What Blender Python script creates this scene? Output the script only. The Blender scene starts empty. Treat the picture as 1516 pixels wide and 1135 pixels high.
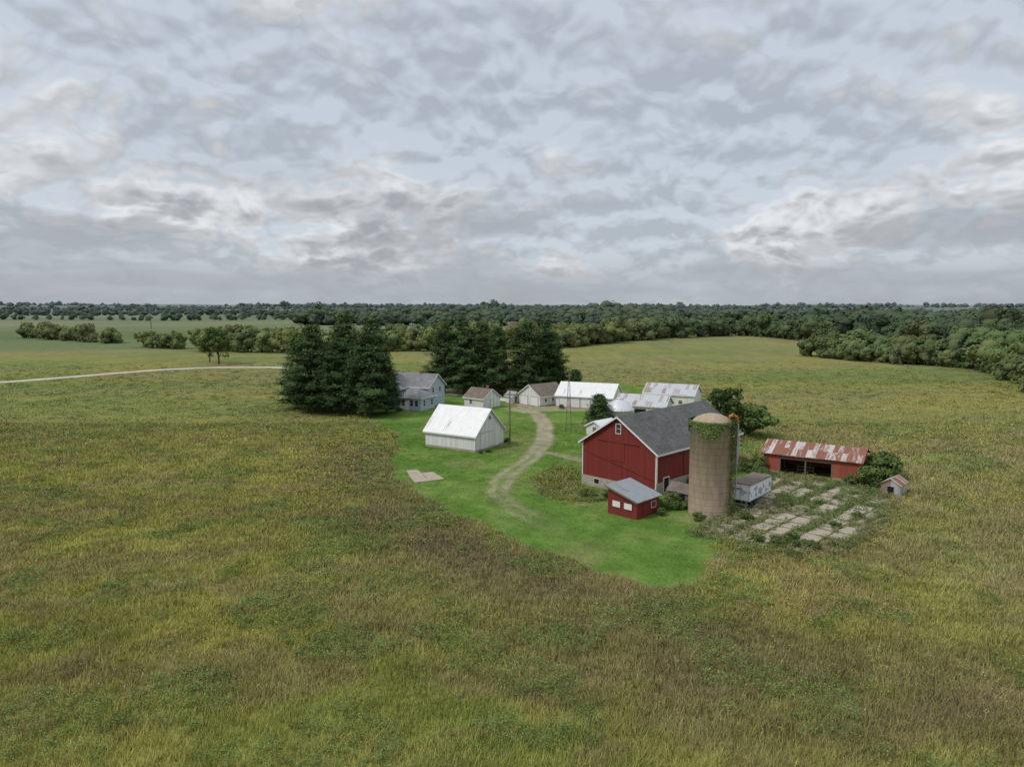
import bpy, math, random, time
import numpy as np
from mathutils import Vector, Matrix
T0=time.time()
random.seed(7); rng=np.random.default_rng(11)
scene=bpy.context.scene
COL=scene.collection
try:
    scene.view_settings.view_transform='Standard'; scene.view_settings.look='None'; scene.view_settings.exposure=0
except Exception as e: print(e)

# ------------------------------------------------------------ numpy noise
def _h(ix,iy,s):
    v=np.sin(ix*127.1+iy*311.7+s*74.7)*43758.5453
    return v-np.floor(v)
def vnoise(x,y,s=0):
    x=np.asarray(x,float); y=np.asarray(y,float)
    ix=np.floor(x); iy=np.floor(y); fx=x-ix; fy=y-iy
    fx=fx*fx*(3-2*fx); fy=fy*fy*(3-2*fy)
    a=_h(ix,iy,s); b=_h(ix+1,iy,s); c=_h(ix,iy+1,s); d=_h(ix+1,iy+1,s)
    return (a*(1-fx)+b*fx)*(1-fy)+(c*(1-fx)+d*fx)*fy
def fbm(x,y,sc,o=4,s=0):
    t=0; a=1; n=0
    ca,sa=math.cos(.6),math.sin(.6)
    x=np.asarray(x,float)*sc; y=np.asarray(y,float)*sc
    for k in range(o):
        t=t+a*vnoise(x,y,s+k*3); n+=a; a*=.5
        x,y=(ca*x-sa*y)*2.03,(sa*x+ca*y)*2.03
    return t/n
def sstep(a,b,x):
    t=np.clip((x-a)/(b-a),0,1); return t*t*(3-2*t)
def seg_dist(px,py,poly,closed=False):
    d=np.full(np.shape(px),1e9); n=len(poly)
    for i in range(n if closed else n-1):
        ax,ay=poly[i]; bx,by=poly[(i+1)%n]
        vx,vy=bx-ax,by-ay; L=vx*vx+vy*vy+1e-9
        t=np.clip(((px-ax)*vx+(py-ay)*vy)/L,0,1)
        d=np.minimum(d,np.hypot(px-ax-t*vx,py-ay-t*vy))
    return d
def inside(px,py,poly):
    r=np.zeros(np.shape(px),bool); n=len(poly); j=n-1
    for i in range(n):
        xi,yi=poly[i]; xj,yj=poly[j]
        c=((yi>py)!=(yj>py))&(px<(xj-xi)*(py-yi)/((yj-yi) if yj!=yi else 1e-9)+xi)
        r^=c; j=i
    return r
def sdist(px,py,poly):
    d=seg_dist(px,py,poly,True); return np.where(inside(px,py,poly),-d,d)

# ------------------------------------------------------------ site plan (metres)
LAWN=[(-31,158),(-27,146),(-22.5,135),(-19.5,124),(-20,114),(-17,102.5),(-11.8,91.3),(-4.6,81),(1.6,72.7),(6,66.8),(10.6,62.2),(13.6,60.4),(16.6,61.6),(19.7,68),(22.5,74),(24,79),(29,84),(33,92),(36,101),(37,112),(36,125),(36,140),(40,155),(50,165),(50,185),(42,219),(30,224),(20,205),(4,196),(-20,198),(-36,196),(-42,178)]
WEED=[(3,102.5),(6,108.5),(10,108),(10,99.5),(15,94.5),(12.5,90),(7.5,90),(4,94)]
DRIVE=[(2.5,181),(3.5,172),(5.8,163),(7,147),(6,130),(3.2,115),(-1,103)]
DRIVE2=[(-1,103),(-2,94),(0.4,85.5),(5,77)]
BRANCH=[(4.4,120.5),(8.2,117.2),(11.6,113)]
YARD=[(-2,172),(9,176),(25,170),(24,167),(8,168),(3,165)]
SLABS=[(21.4,76),(27,82),(34.2,95),(38,102),(48,95),(48.5,89),(39.5,76.5),(31,70),(25,71.5)]
ROUGH=[(17,61),(20,68),(23,74),(24,71),(31,68),(38,74),(30,62),(22,58)]
BAND=[(-26,128),(-24,112),(-21,98),(-14,84),(-6,72),(1,62),(8,54),(14,49),(32.4,41.5),(60,38)]
def terr(x,y):
    r=np.hypot(x,y-120)
    z=sstep(230,600,r)*(fbm(x,y,1/300.,2,5)-.5)*5
    far=np.hypot(x,y)
    z=z+sstep(1500,4500,far)*(8+60*(fbm(x,y,1/1500.,3,9)-.35))
    z=z-1.15*np.exp(-((x-8.5)**2+(y-96.5)**2)/(2*4.2**2))
    z=z+.12*(fbm(x,y,1/14.,3,2)-.5)*sstep(0,3,seg_dist(x,y,LAWN,True))*(~inside(x,y,LAWN))*(r<400)
    return z

def mixc(c,k,w):
    w=np.clip(w,0,1)[...,None]; return c*(1-w)+np.array(k)*w
def field_col(x,y):
    n1=fbm(x,y,1/38.,4,1); n2=fbm(x,y,1/9.,4,21); n3=fbm(x*.6+y*.3,y*1.3-x*.5,1/5.,3,41)
    c=np.zeros(np.shape(x)+(3,))+np.array((.184,.184,.046))
    c=mixc(c,(.140,.168,.040),sstep(.44,.62,n1)*.65)
    c=mixc(c,(.235,.220,.062),sstep(.50,.68,n2)*.65)
    c=mixc(c,(.175,.140,.068),sstep(.47,.64,n3)*.55)
    b=np.exp(-(seg_dist(x,y,BAND)/(5.5+5*n1))**2)
    c=mixc(c,(.128,.106,.056),b*(.30+.9*n2))
    rr=sstep(24,50,x+ .15*(y-60))*(1-sstep(120,170,y))
    c=mixc(c,(.190,.168,.084),rr*(.2+.8*n2)*.9)
    c=mixc(c,(.125,.168,.047),rr*sstep(.55,.68,fbm(x,y,1/16.,3,71))*.7)
    fm=sstep(125,190,y)
    c=mixc(c,(.200,.192,.076),fm*.75)
    st=fbm(x*.35+y*.25,y*1.2,1/30.,4,81)
    c=mixc(c,(.135,.178,.048),fm*sstep(.46,.62,st)*.75)
    c=mixc(c,(.230,.212,.055),fm*sstep(.56,.68,fbm(x*.3,y*1.1,1/22.,3,91))*.6)
    c*= (.84+.32*fbm(x,y,1/2.2,2,55))[...,None]
    u=x*.97+y*.24; v=y*.97-x*.24
    pj=_h(np.floor((u+60*np.sin(v/400))/330),np.floor(v/190),3)
    pal=np.array([(.13,.165,.065),(.17,.18,.085),(.14,.175,.065),(.20,.19,.11),(.11,.145,.055),(.16,.185,.08)])
    pc=pal[(pj*5.999).astype(int)]
    w=sstep(440,470,y+.25*np.abs(x)*(x<0)+ 0*x)*(1-sstep(-10,60,x-.12*y)*(y<640))
    c=c*(1-w[...,None])+pc*w[...,None]
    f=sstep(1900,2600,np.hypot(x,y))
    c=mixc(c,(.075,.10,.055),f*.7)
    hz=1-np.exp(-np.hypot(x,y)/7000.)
    c=mixc(c,(.24,.28,.31),hz)  # aerial haze painted into ground colour: bluer and paler with distance
    return c
LG=np.array((.100,.178,.036))
def ground_col(x,y):
    c=field_col(x,y)
    near=(np.abs(x)<110)&(y>20)&(y<260)
    xs,ys=x[near],y[near]; cc=c[near]
    jx=(fbm(xs,ys,1/3.,2,61)-.5)*2.4
    ls=sdist(xs,ys,LAWN)
    lw=1-sstep(-.5,.6,ls+jx)
    n=fbm(xs,ys,1/5.,4,31); n2=fbm(xs,ys,1/1.3,2,33)
    lawn=np.zeros(xs.shape+(3,))+LG
    lawn=mixc(lawn,(.14,.205,.052),sstep(.42,.62,n))
    lawn=mixc(lawn,(.20,.195,.085),sstep(.54,.74,fbm(xs,ys,1/8.,3,35))*.5)
    lawn*=(.8+.4*n2)[...,None]
    cc=cc*(1-lw[...,None])+lawn*lw[...,None]
    gravel=np.zeros(xs.shape+(3,))+np.array((.31,.26,.195)); gravel*=(.7+.6*fbm(xs,ys,1/.9,3,66))[...,None]
    d=seg_dist(xs,ys,DRIVE)+jx*.35
    track=np.exp(-((np.abs(d-.85))/.45)**2)
    up=sstep(104,135,ys)
    w=np.clip((1-sstep(1.3,2.1,d))*(.35+.65*up)+track*.55*(1-up),0,1)*(.7+.3*n2)
    w=np.clip(w-(.35*np.exp(-(d/.35)**2))*(1-up*.5),0,1)
    d2=seg_dist(xs,ys,DRIVE2)+jx*.5
    w=np.maximum(w,(np.exp(-(np.abs(d2-.9)/.6)**2)*.75)*sstep(66,98,ys)*(.3+n))
    d3=seg_dist(xs,ys,BRANCH)+jx*.4
    w=np.maximum(w,(1-sstep(.6,1.6,d3))*.7)
    yd=sdist(xs,ys,YARD)
    w=np.maximum(w,(1-sstep(-.5,1.2,yd+jx))*.75)
    cc=cc*(1-w[...,None])+gravel*w[...,None]
    for P,k,ww in ((WEED,(.14,.12,.06),.8),(ROUGH,(.17,.155,.075),.6)):
        s=1-sstep(-.8,.6,sdist(xs,ys,P)+jx)
        cc=mixc(cc,k,s*ww)
    s=1-sstep(-1,1,sdist(xs,ys,SLABS)+jx)
    cc=mixc(cc,(.18,.18,.095),s*.85)
    c[near]=cc
    return c

# ------------------------------------------------------------ materials
def newmat(name):
    m=bpy.data.materials.new(name); m.use_nodes=True; nt=m.node_tree; nt.nodes.clear()
    return m,nt
class N:
    def __init__(s,nt): s.nt=nt
    def n(s,t,**k):
        x=s.nt.nodes.new(t)
        for a,b in k.items(): setattr(x,a,b)
        return x
    def l(s,a,b): s.nt.links.new(a,b)
    def put(s,v,inp):
        if isinstance(v,(int,float)): inp.default_value=v
        elif isinstance(v,(tuple,list)):
            inp.default_value=tuple(v) if len(v)==len(inp.default_value) else tuple(v)+(1,)
        else: s.l(v,inp)
    def m(s,op,a,b=0.,c=None,clamp=False):
        x=s.n('ShaderNodeMath',operation=op,use_clamp=clamp)
        s.put(a,x.inputs[0]); s.put(b,x.inputs[1])
        if c is not None: s.put(c,x.inputs[2])
        return x.outputs[0]
    def v(s,op,a,b):
        x=s.n('ShaderNodeVectorMath',operation=op); s.put(a,x.inputs[0])
        if op=='SCALE': s.put(b,x.inputs[3])
        else: s.put(b,x.inputs[1])
        return x.outputs[0]
    def mix(s,f,a,b,bt='MIX'):
        x=s.n('ShaderNodeMix',data_type='RGBA',blend_type=bt,clamp_factor=True)
        s.put(f,x.inputs[0]); s.put(a,x.inputs[6]); s.put(b,x.inputs[7]); return x.outputs[2]
    def noise(s,vec,sc,det=3,ro=.5,out=0,dim='3D'):
        x=s.n('ShaderNodeTexNoise',noise_dimensions=dim)
        if vec is not None: s.l(vec,x.inputs['Vector'])
        x.inputs['Scale'].default_value=sc; x.inputs['Detail'].default_value=det; x.inputs['Roughness'].default_value=ro
        return x.outputs[out]
    def ss(s,a,b,v):
        x=s.n('ShaderNodeMapRange',interpolation_type='SMOOTHSTEP')
        s.put(v,x.inputs[0]); x.inputs[1].default_value=a; x.inputs[2].default_value=b
        return x.outputs[0]
    def xyz(s,v):
        x=s.n('ShaderNodeSeparateXYZ'); s.l(v,x.inputs[0]); return x.outputs
    def comb(s,a,b,c):
        x=s.n('ShaderNodeCombineXYZ'); s.put(a,x.inputs[0]); s.put(b,x.inputs[1]); s.put(c,x.inputs[2]); return x.outputs[0]
    def out(s,col,rough=.9,metal=0.,bump=None,bs=.3,bd=.02,spec=.2):
        p=s.n('ShaderNodeBsdfPrincipled'); s.put(col,p.inputs['Base Color']); s.put(rough,p.inputs['Roughness']); s.put(metal,p.inputs['Metallic'])
        p.inputs['Specular IOR Level'].default_value=spec
        if bump is not None:
            b=s.n('ShaderNodeBump'); b.inputs['Strength'].default_value=bs; b.inputs['Distance'].default_value=bd
            s.l(bump,b.inputs['Height']); s.l(b.outputs[0],p.inputs['Normal'])
        o=s.n('ShaderNodeOutputMaterial'); s.l(p.outputs[0],o.inputs[0])
    def diffuse(s,col):
        d=s.n('ShaderNodeBsdfDiffuse'); s.put(col,d.inputs[0]); o=s.n('ShaderNodeOutputMaterial'); s.l(d.outputs[0],o.inputs[0])

def mat_plain(name,col,rough=.85,var=.25,sc=2.,metal=0.,spec=.2):
    m,nt=newmat(name); g=N(nt); tc=g.n('ShaderNodeTexCoord').outputs['Object']
    n=g.noise(tc,sc,4,.6); f=g.m('MULTIPLY_ADD',n,var*2,1-var)
    c=g.v('SCALE',col,f); g.out(c,rough,metal,None,.3,.01,spec); return m
def mat_boards(name,col,dirt,pitch=.2,dirtamt=.5,line=.45,axis='v'):
    m,nt=newmat(name); g=N(nt); tc=g.n('ShaderNodeTexCoord').outputs['Object']; X=g.xyz(tc)
    u=g.m('ADD',X[0],X[1]) if axis=='v' else X[2]
    fr=g.m('FRACT',g.m('MULTIPLY',u,1/pitch))
    gap=g.m('LESS_THAN',fr,.1)
    idn=g.m('FRACT',g.m('MULTIPLY',g.m('SINE',g.m('MULTIPLY',g.m('FLOOR',g.m('MULTIPLY',u,1/pitch)),12.9)),437.5))
    vs=g.comb(g.m('MULTIPLY',u,2.2),0.,g.m('MULTIPLY',X[2],.35 if axis=='v' else 3.)) 
    streak=g.noise(vs,1.6,5,.65); big=g.noise(tc,.35,3,.6)
    f=g.m('MULTIPLY_ADD',idn,.22,.87); c=g.v('SCALE',col,f)
    low=g.ss(1.6,-.3,X[2])
    w=g.m('ADD',g.m('MULTIPLY',g.ss(.5,.75,streak),dirtamt),g.m('MULTIPLY',low,dirtamt*.5),clamp=True)
    w=g.m('ADD',w,g.m('MULTIPLY',g.ss(.5,.7,big),dirtamt*.4),clamp=True)
    c=g.mix(w,c,dirt); c=g.mix(g.m('MULTIPLY',gap,line),c,(col[0]*.3,col[1]*.3,col[2]*.3))
    g.out(c,.8,0,g.m('SUBTRACT',1.,gap),.5,.02,.25); return m
def mat_metalroof(name,base,rust,amt,pitch=.6,rough=.45,metal=.3):
    m,nt=newmat(name); g=N(nt); tc=g.n('ShaderNodeTexCoord').outputs['Object']; X=g.xyz(tc)
    fr=g.m('FRACT',g.m('MULTIPLY',X[0],1/pitch)); rib=g.m('LESS_THAN',fr,.13)
    sheet=g.m('FLOOR',g.m('MULTIPLY',X[0],1/(pitch*1.5)))
    sv=g.comb(g.m('MULTIPLY',sheet,3.7),g.m('FLOOR',g.m('MULTIPLY',X[1],.45)),0.)
    cell=g.noise(sv,1.3,0); 
    st=g.noise(g.comb(g.m('MULTIPLY',X[0],2.2),g.m('MULTIPLY',X[1],.5),0.),1.5,5,.7)
    k=g.m('ADD',g.m('MULTIPLY',cell,.55),g.m('MULTIPLY',st,.55))
    w=g.m('MULTIPLY',g.ss(.72-amt*.35,.80-amt*.25,k),1.)
    c=g.v('SCALE',base,g.m('MULTIPLY_ADD',g.noise(tc,1.2,4,.6),.3,.85))
    c=g.mix(w,c,rust); c=g.mix(g.m('MULTIPLY',rib,.3),c,(base[0]*.4,base[1]*.4,base[2]*.4))
    g.out(c,rough,metal,rib,.6,.03,.4); return m
def mat_shingle(name,a,b):
    m,nt=newmat(name); g=N(nt); tc=g.n('ShaderNodeTexCoord').outputs['Object']
    br=g.n('ShaderNodeTexBrick'); X=g.xyz(tc)
    g.l(g.comb(X[0],g.m('MULTIPLY',X[1],1.2),0.),br.inputs['Vector'])
    br.inputs['Scale'].default_value=1.; br.inputs['Brick Width'].default_value=.5; br.inputs['Row Height'].default_value=.22
    br.inputs['Mortar Size'].default_value=.02
    g.put(a,br.inputs['Color1']); g.put(b,br.inputs['Color2']); g.put((a[0]*.4,a[1]*.4,a[2]*.4),br.inputs['Mortar'])
    n=g.noise(tc,.6,5,.65); c=g.v('SCALE',br.outputs[0],g.m('MULTIPLY_ADD',n,.9,.55))
    n2=g.noise(tc,5.,3,.6); c=g.v('SCALE',c,g.m('MULTIPLY_ADD',n2,.5,.75))
    g.out(c,.95,0,None,.3,.01,.1); return m
def mat_stone(name,a,b,sc=3.):
    m,nt=newmat(name); g=N(nt); tc=g.n('ShaderNodeTexCoord').outputs['Object']
    v=g.n('ShaderNodeTexVoronoi'); g.l(tc,v.inputs['Vector']); v.inputs['Scale'].default_value=sc
    vx=g.xyz(v.outputs['Color']); c=g.mix(vx[0],a,b)
    e=g.n('ShaderNodeTexVoronoi',feature='DISTANCE_TO_EDGE'); g.l(tc,e.inputs['Vector']); e.inputs['Scale'].default_value=sc
    c=g.mix(g.ss(.08,.0,e.outputs[0]),c,(.3,.28,.24)); g.out(c,.9,0,None,.5,.05); return m
def mat_leaf(name,col,inst=False,var=.4):
    m,nt=newmat(name); g=N(nt)
    at=g.n('ShaderNodeAttribute',attribute_name='tint').outputs['Fac']
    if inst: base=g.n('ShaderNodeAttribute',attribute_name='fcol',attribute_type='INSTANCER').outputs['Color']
    else: base=col
    c=g.v('SCALE',base,g.m('MULTIPLY_ADD',at,var*2,1-var))
    c=g.mix(g.m('MULTIPLY',at,.35),c,g.v('MULTIPLY',c,(1.25,1.1,.8)))
    g.diffuse(c); return m
def mat_attr(name):
    m,nt=newmat(name); g=N(nt); g.diffuse(g.n('ShaderNodeAttribute',attribute_name='fcol').outputs['Color']); return m

M={}
M['bark']=mat_plain('bark',(.10,.075,.055),.95,.4,3.)
M['pine']=mat_leaf('pine_needles',(.060,.102,.042),var=.5)
M['leaf']=mat_leaf('leaves_green',(.105,.155,.052))
M['leafd']=mat_leaf('leaves_dark',(.070,.115,.040))
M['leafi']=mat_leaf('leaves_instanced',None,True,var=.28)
M['veg']=mat_attr('meadow_plants')
M['red']=mat_boards('red_barn_boards',(.20,.030,.024),(.15,.05,.04),.28,.45,.45)
M['redshed']=mat_boards('faded_red_metal',(.34,.085,.05),(.30,.16,.12),.9,.4,.2)
M['white']=mat_boards('white_boards',(.68,.68,.66),(.47,.44,.39),.25,.35,.25)
M['whiteh']=mat_boards('white_clapboard',(.70,.70,.68),(.52,.50,.45),.2,.3,.2,'h')
M['blue']=mat_boards('pale_blue_siding',(.42,.50,.56),(.5,.55,.58),.2,.2,.2,'h')
M['trim']=mat_plain('white_trim',(.70,.70,.68),.6,.1)
M['shing']=mat_shingle('grey_shingles',(.15,.15,.145),(.11,.11,.108))
M['shing2']=mat_shingle('house_shingles',(.27,.27,.28),(.21,.21,.22))
M['shing3']=mat_shingle('brown_shingles',(.22,.18,.15),(.17,.145,.12))
M['roofw']=mat_metalroof('white_metal_roof',(.74,.74,.73),(.45,.40,.35),.12,.55,.5,.1)
M['roofg']=mat_metalroof('grey_metal_roof',(.27,.29,.31),(.22,.20,.18),.3,.5,.6,.1)
M['roofs']=mat_metalroof('silver_metal_roof',(.52,.53,.55),(.33,.24,.19),.45,.6,.45,.3)
M['roofr']=mat_metalroof('rusted_metal_roof',(.52,.48,.45),(.24,.085,.05),.85,.45,.6,.15)
M['stone']=mat_stone('fieldstone_foundation',(.42,.38,.32),(.30,.27,.22),2.6)
M['conc']=mat_plain('old_concrete',(.36,.31,.24),.95,.4,1.0)
M['dark']=mat_plain('dark_opening',(.015,.015,.015),.9,.2)
M['glass']=mat_plain('window_glass',(.04,.05,.06),.15,.2,1.,0,.6)
M['tire']=mat_plain('tyre_rubber',(.02,.02,.02),.9,.2)
M['steel']=mat_plain('galvanised_steel',(.45,.46,.47),.45,.2,3.,.5,.5)
M['wood']=mat_plain('weathered_pole_wood',(.16,.13,.105),.9,.3,4.)
M['orange']=mat_plain('rusty_orange_chute',(.45,.17,.05),.7,.3,3.)
M['brick']=mat_plain('chimney_brick',(.28,.12,.09),.9,.3,6.)
M['yellowroof']=mat_plain('silo_cap_tan',(.36,.28,.19),.8,.45,1.5)

def mat_silo():
    m,nt=newmat('silo_staves'); g=N(nt); tc=g.n('ShaderNodeTexCoord').outputs['Object']; X=g.xyz(tc)
    ang=g.m('ARCTAN2',X[1],X[0]); uv=g.comb(g.m('MULTIPLY',ang,2.5),X[2],0.)
    br=g.n('ShaderNodeTexBrick'); g.l(uv,br.inputs['Vector']); br.inputs['Scale'].default_value=1.
    br.inputs['Brick Width'].default_value=.28; br.inputs['Row Height'].default_value=.76; br.inputs['Mortar Size'].default_value=.012
    g.put((.42,.325,.235),br.inputs['Color1']); g.put((.36,.28,.205),br.inputs['Color2']); g.put((.22,.18,.14),br.inputs['Mortar'])
    st=g.noise(g.comb(g.m('MULTIPLY',ang,3.),0.,g.m('MULTIPLY',X[2],.25)),1.6,5,.65)
    c=g.v('SCALE',br.outputs[0],g.m('MULTIPLY_ADD',st,1.,.5))
    hoop=g.m('LESS_THAN',g.m('FRACT',g.m('MULTIPLY',X[2],1/.76)),.05); c=g.mix(g.m('MULTIPLY',hoop,.5),c,(.14,.11,.09))
    g.out(c,.92,0,None,.3,.02,.15); return m
M['silo']=mat_silo()
def mat_corr():
    m,nt=newmat('corrugated_bin_steel'); g=N(nt); tc=g.n('ShaderNodeTexCoord').outputs['Object']; X=g.xyz(tc)
    w=g.m('SINE',g.m('MULTIPLY',X[2],40.)); n=g.noise(tc,1.,5,.6)
    g.out(g.v('SCALE',(.62,.63,.64),g.m('MULTIPLY_ADD',n,.4,.8)),.4,.3,w,.5,.02,.5); return m
M['corr']=mat_corr()
def mat_graphics():
    m,nt=newmat('trailer_side_graphics'); g=N(nt); tc=g.n('ShaderNodeTexCoord').outputs['Object']; X=g.xyz(tc)
    v=g.n('ShaderNodeTexVoronoi'); g.l(g.comb(X[0],0.,X[2]),v.inputs['Vector']); v.inputs['Scale'].default_value=1.7
    c=g.mix(.55,v.outputs['Color'],(.22,.2,.42)); n=g.noise(tc,1.1,2)
    w=g.m('MULTIPLY',g.ss(.50,.53,n),g.m('MULTIPLY',g.ss(1.15,1.3,X[2]),g.ss(2.6,2.45,X[2]))); c=g.mix(w,(.76,.76,.76),c)
    g.out(c,.5,0,None); return m
M['graph']=mat_graphics()

# ------------------------------------------------------------ mesh helpers
def np_mesh(name,V,F,mats,midx=None,tint=None,smooth=False,fcol=None):
    me=bpy.data.meshes.new(name); V=np.asarray(V,np.float32); F=np.asarray(F,np.int32)
    me.vertices.add(len(V)); me.vertices.foreach_set('co',V.ravel())
    me.loops.add(F.size); me.loops.foreach_set('vertex_index',F.ravel())
    k=F.shape[1]; me.polygons.add(len(F)); me.polygons.foreach_set('loop_start',np.arange(0,F.size,k,dtype=np.int32))
    for m in mats: me.materials.append(m)
    if midx is not None: me.polygons.foreach_set('material_index',np.asarray(midx,np.int32))
    me.update(calc_edges=True)
    if tint is not None:
        a=me.attributes.new('tint','FLOAT','POINT'); a.data.foreach_set('value',np.asarray(tint,np.float32))
    if fcol is not None:
        a=me.attributes.new('fcol','FLOAT_COLOR','POINT'); a.data.foreach_set('color',np.hstack([fcol,np.ones((len(fcol),1))]).astype(np.float32).ravel())
    if smooth: me.polygons.foreach_set('use_smooth',np.ones(len(F),bool))
    return me
def obj(name,me,parent=None,loc=(0,0,0),rz=0,scale=None,link=True):
    o=bpy.data.objects.new(name,me); o.location=loc; o.rotation_euler=(0,0,rz)
    if scale is not None: o.scale=scale if isinstance(scale,tuple) else (scale,)*3
    if parent: o.parent=parent
    if link: COL.objects.link(o)
    return o
def empty(name,loc,rz=0):
    o=bpy.data.objects.new(name,None); o.location=loc; o.rotation_euler=(0,0,rz); o.empty_display_size=.5; COL.objects.link(o); return o
def pyo(name,V,F,mat,parent=None,smooth=False,loc=(0,0,0)):
    me=bpy.data.meshes.new(name); me.from_pydata([tuple(v) for v in V],[],F); me.materials.append(mat)
    if smooth:
        for p in me.polygons: p.use_smooth=True
    me.update(); return obj(name,me,parent,loc)
BF=[(0,3,2,1),(4,5,6,7),(0,1,5,4),(1,2,6,5),(2,3,7,6),(3,0,4,7)]
def boxv(x0,x1,y0,y1,z0,z1): return [(x0,y0,z0),(x1,y0,z0),(x1,y1,z0),(x0,y1,z0),(x0,y0,z1),(x1,y0,z1),(x1,y1,z1),(x0,y1,z1)]
def boxes(name,L,mat,parent):
    V=[];F=[]
    for b in L:
        k=len(V); V+=boxv(*b); F+=[tuple(i+k for i in f) for f in BF]
    return pyo(name,V,F,mat,parent)
def tube(p0,p1,r0,r1,seg=8):
    p0=np.array(p0,float);p1=np.array(p1,float);d=p1-p0;d/=np.linalg.norm(d)+1e-9
    a=np.cross(d,(0,0,1) if abs(d[2])<.9 else (1,0,0)); a/=np.linalg.norm(a); b=np.cross(d,a)
    t=np.linspace(0,2*math.pi,seg,endpoint=False); c=np.cos(t)[:,None]*a+np.sin(t)[:,None]*b
    V=np.vstack([p0+c*r0,p1+c*r1]); i=np.arange(seg); j=(i+1)%seg
    return V,np.stack([i,j,j+seg,i+seg],1)
def tubes(name,L,mat,parent=None,seg=8,loc=(0,0,0)):
    V=[];F=[];k=0
    for t in L:
        v,f=tube(*t,seg=seg); V.append(v);F.append(f+k);k+=len(v)
    me=np_mesh(name,np.vstack(V),np.vstack(F),[mat]); return obj(name,me,parent,loc)
def lathe(name,prof,mat,parent,seg=40,loc=(0,0,0)):
    V=[];F=[]
    for r,z in prof:
        for i in range(seg): a=2*math.pi*i/seg; V.append((r*math.cos(a),r*math.sin(a),z))
    for k in range(len(prof)-1):
        for i in range(seg):
            j=(i+1)%seg; F.append((k*seg+i,k*seg+j,(k+1)*seg+j,(k+1)*seg+i))
    F.append(tuple(range((len(prof)-1)*seg,len(prof)*seg)))
    return pyo(name,V,F,mat,parent,True,loc)
def roof_gable(name,L,W,eave,ridge,mat,parent,oh=.4,th=.14,yoff=0,lift=.02):
    s=(ridge-eave)/(W/2); a=L/2+oh
    yo=W/2+oh; zo=eave-s*oh
    V=[];F=[]
    for sg in (-1,1):
        k=len(V)
        V+=[(-a,sg*yo,zo+lift),(a,sg*yo,zo+lift),(a,0,ridge+lift),(-a,0,ridge+lift),(-a,sg*yo,zo+th+lift),(a,sg*yo,zo+th+lift),(a,0,ridge+th+lift),(-a,0,ridge+th+lift)]
        F+=[tuple(i+k for i in f) for f in BF]
    return pyo(name,V,F,mat,parent)
def walls_gable(name,L,W,eave,ridge,mat,parent,z0=0):
    a,w=L/2,W/2
    V=[(-a,-w,z0),(a,-w,z0),(a,w,z0),(-a,w,z0),(-a,-w,eave),(a,-w,eave),(a,w,eave),(-a,w,eave),(a,0,ridge),(-a,0,ridge)]
    F=[(0,1,5,4),(2,3,7,6),(1,2,6,8,5),(3,0,4,9,7)]
    return pyo(name,V,F,mat,parent)
def rake(L,W,eave,ridge,parent,oh=.4,mat=None,ends=(-1,1),wd=.22):
    s=(ridge-eave)/(W/2); yo=W/2+oh; zo=eave-s*oh; V=[];F=[]
    for e in ends:
        x0=e*(L/2+oh+.003); x1=e*(L/2+oh+.05)
        for sg in (-1,1):
            k=len(V)
            for x in (x0,x1):
                V+=[(x,sg*yo,zo-wd*.5),(x,0,ridge-wd*.5),(x,0,ridge+.15),(x,sg*yo,zo+.15)]
            F+=[(k,k+1,k+2,k+3),(k+4,k+7,k+6,k+5),(k,k+4,k+5,k+1),(k+3,k+2,k+6,k+7),(k,k+3,k+7,k+4)]
    pyo('rake_trim',V,F,mat or M['trim'],parent)
    ev=[]
    for sg in (-1,1):
        y0,y1=sorted((sg*(yo+.003),sg*(yo+.05)))
        ev.append((-L/2-oh,L/2+oh,y0,y1,zo-wd*.5,zo+.15))
    boxes('eave_trim',ev,mat or M['trim'],parent)
def panel(parent,name,face,L,W,u,z,w,h,mat,proud=.04,frame=None,fw=.1,cross=False):
    def bx(u0,u1,z0,z1,p0,p1):
        if face[1]=='x':
            s=1 if face[0]=='+' else -1; xs=sorted((s*(L/2+p0),s*(L/2+p1))); return (xs[0],xs[1],u0,u1,z0,z1)
        s=1 if face[0]=='+' else -1; ys=sorted((s*(W/2+p0),s*(W/2+p1))); return (u0,u1,ys[0],ys[1],z0,z1)
    boxes(name,[bx(u-w/2,u+w/2,z,z+h,.002,proud)],mat,parent)
    if frame:
        p=proud+.03; a,b=u-w/2,u+w/2
        L_=[bx(a-fw,a,z-fw,z+h+fw,.003,p),bx(b,b+fw,z-fw,z+h+fw,.003,p),bx(a,b,z+h,z+h+fw,.003,p),bx(a,b,z-fw,z,.003,p)]
        if cross: L_.append(bx(a,b,z+h/2-.025,z+h/2+.025,proud+.002,proud+.02))
        boxes(name+'_frame',L_,frame,parent)
def window(parent,face,L,W,u,z,w=.9,h=1.2,mat=None,frame=None):
    panel(parent,'window',face,L,W,u,z,w,h,mat or M['glass'],.02,frame or M['trim'],.09,True)

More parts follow.
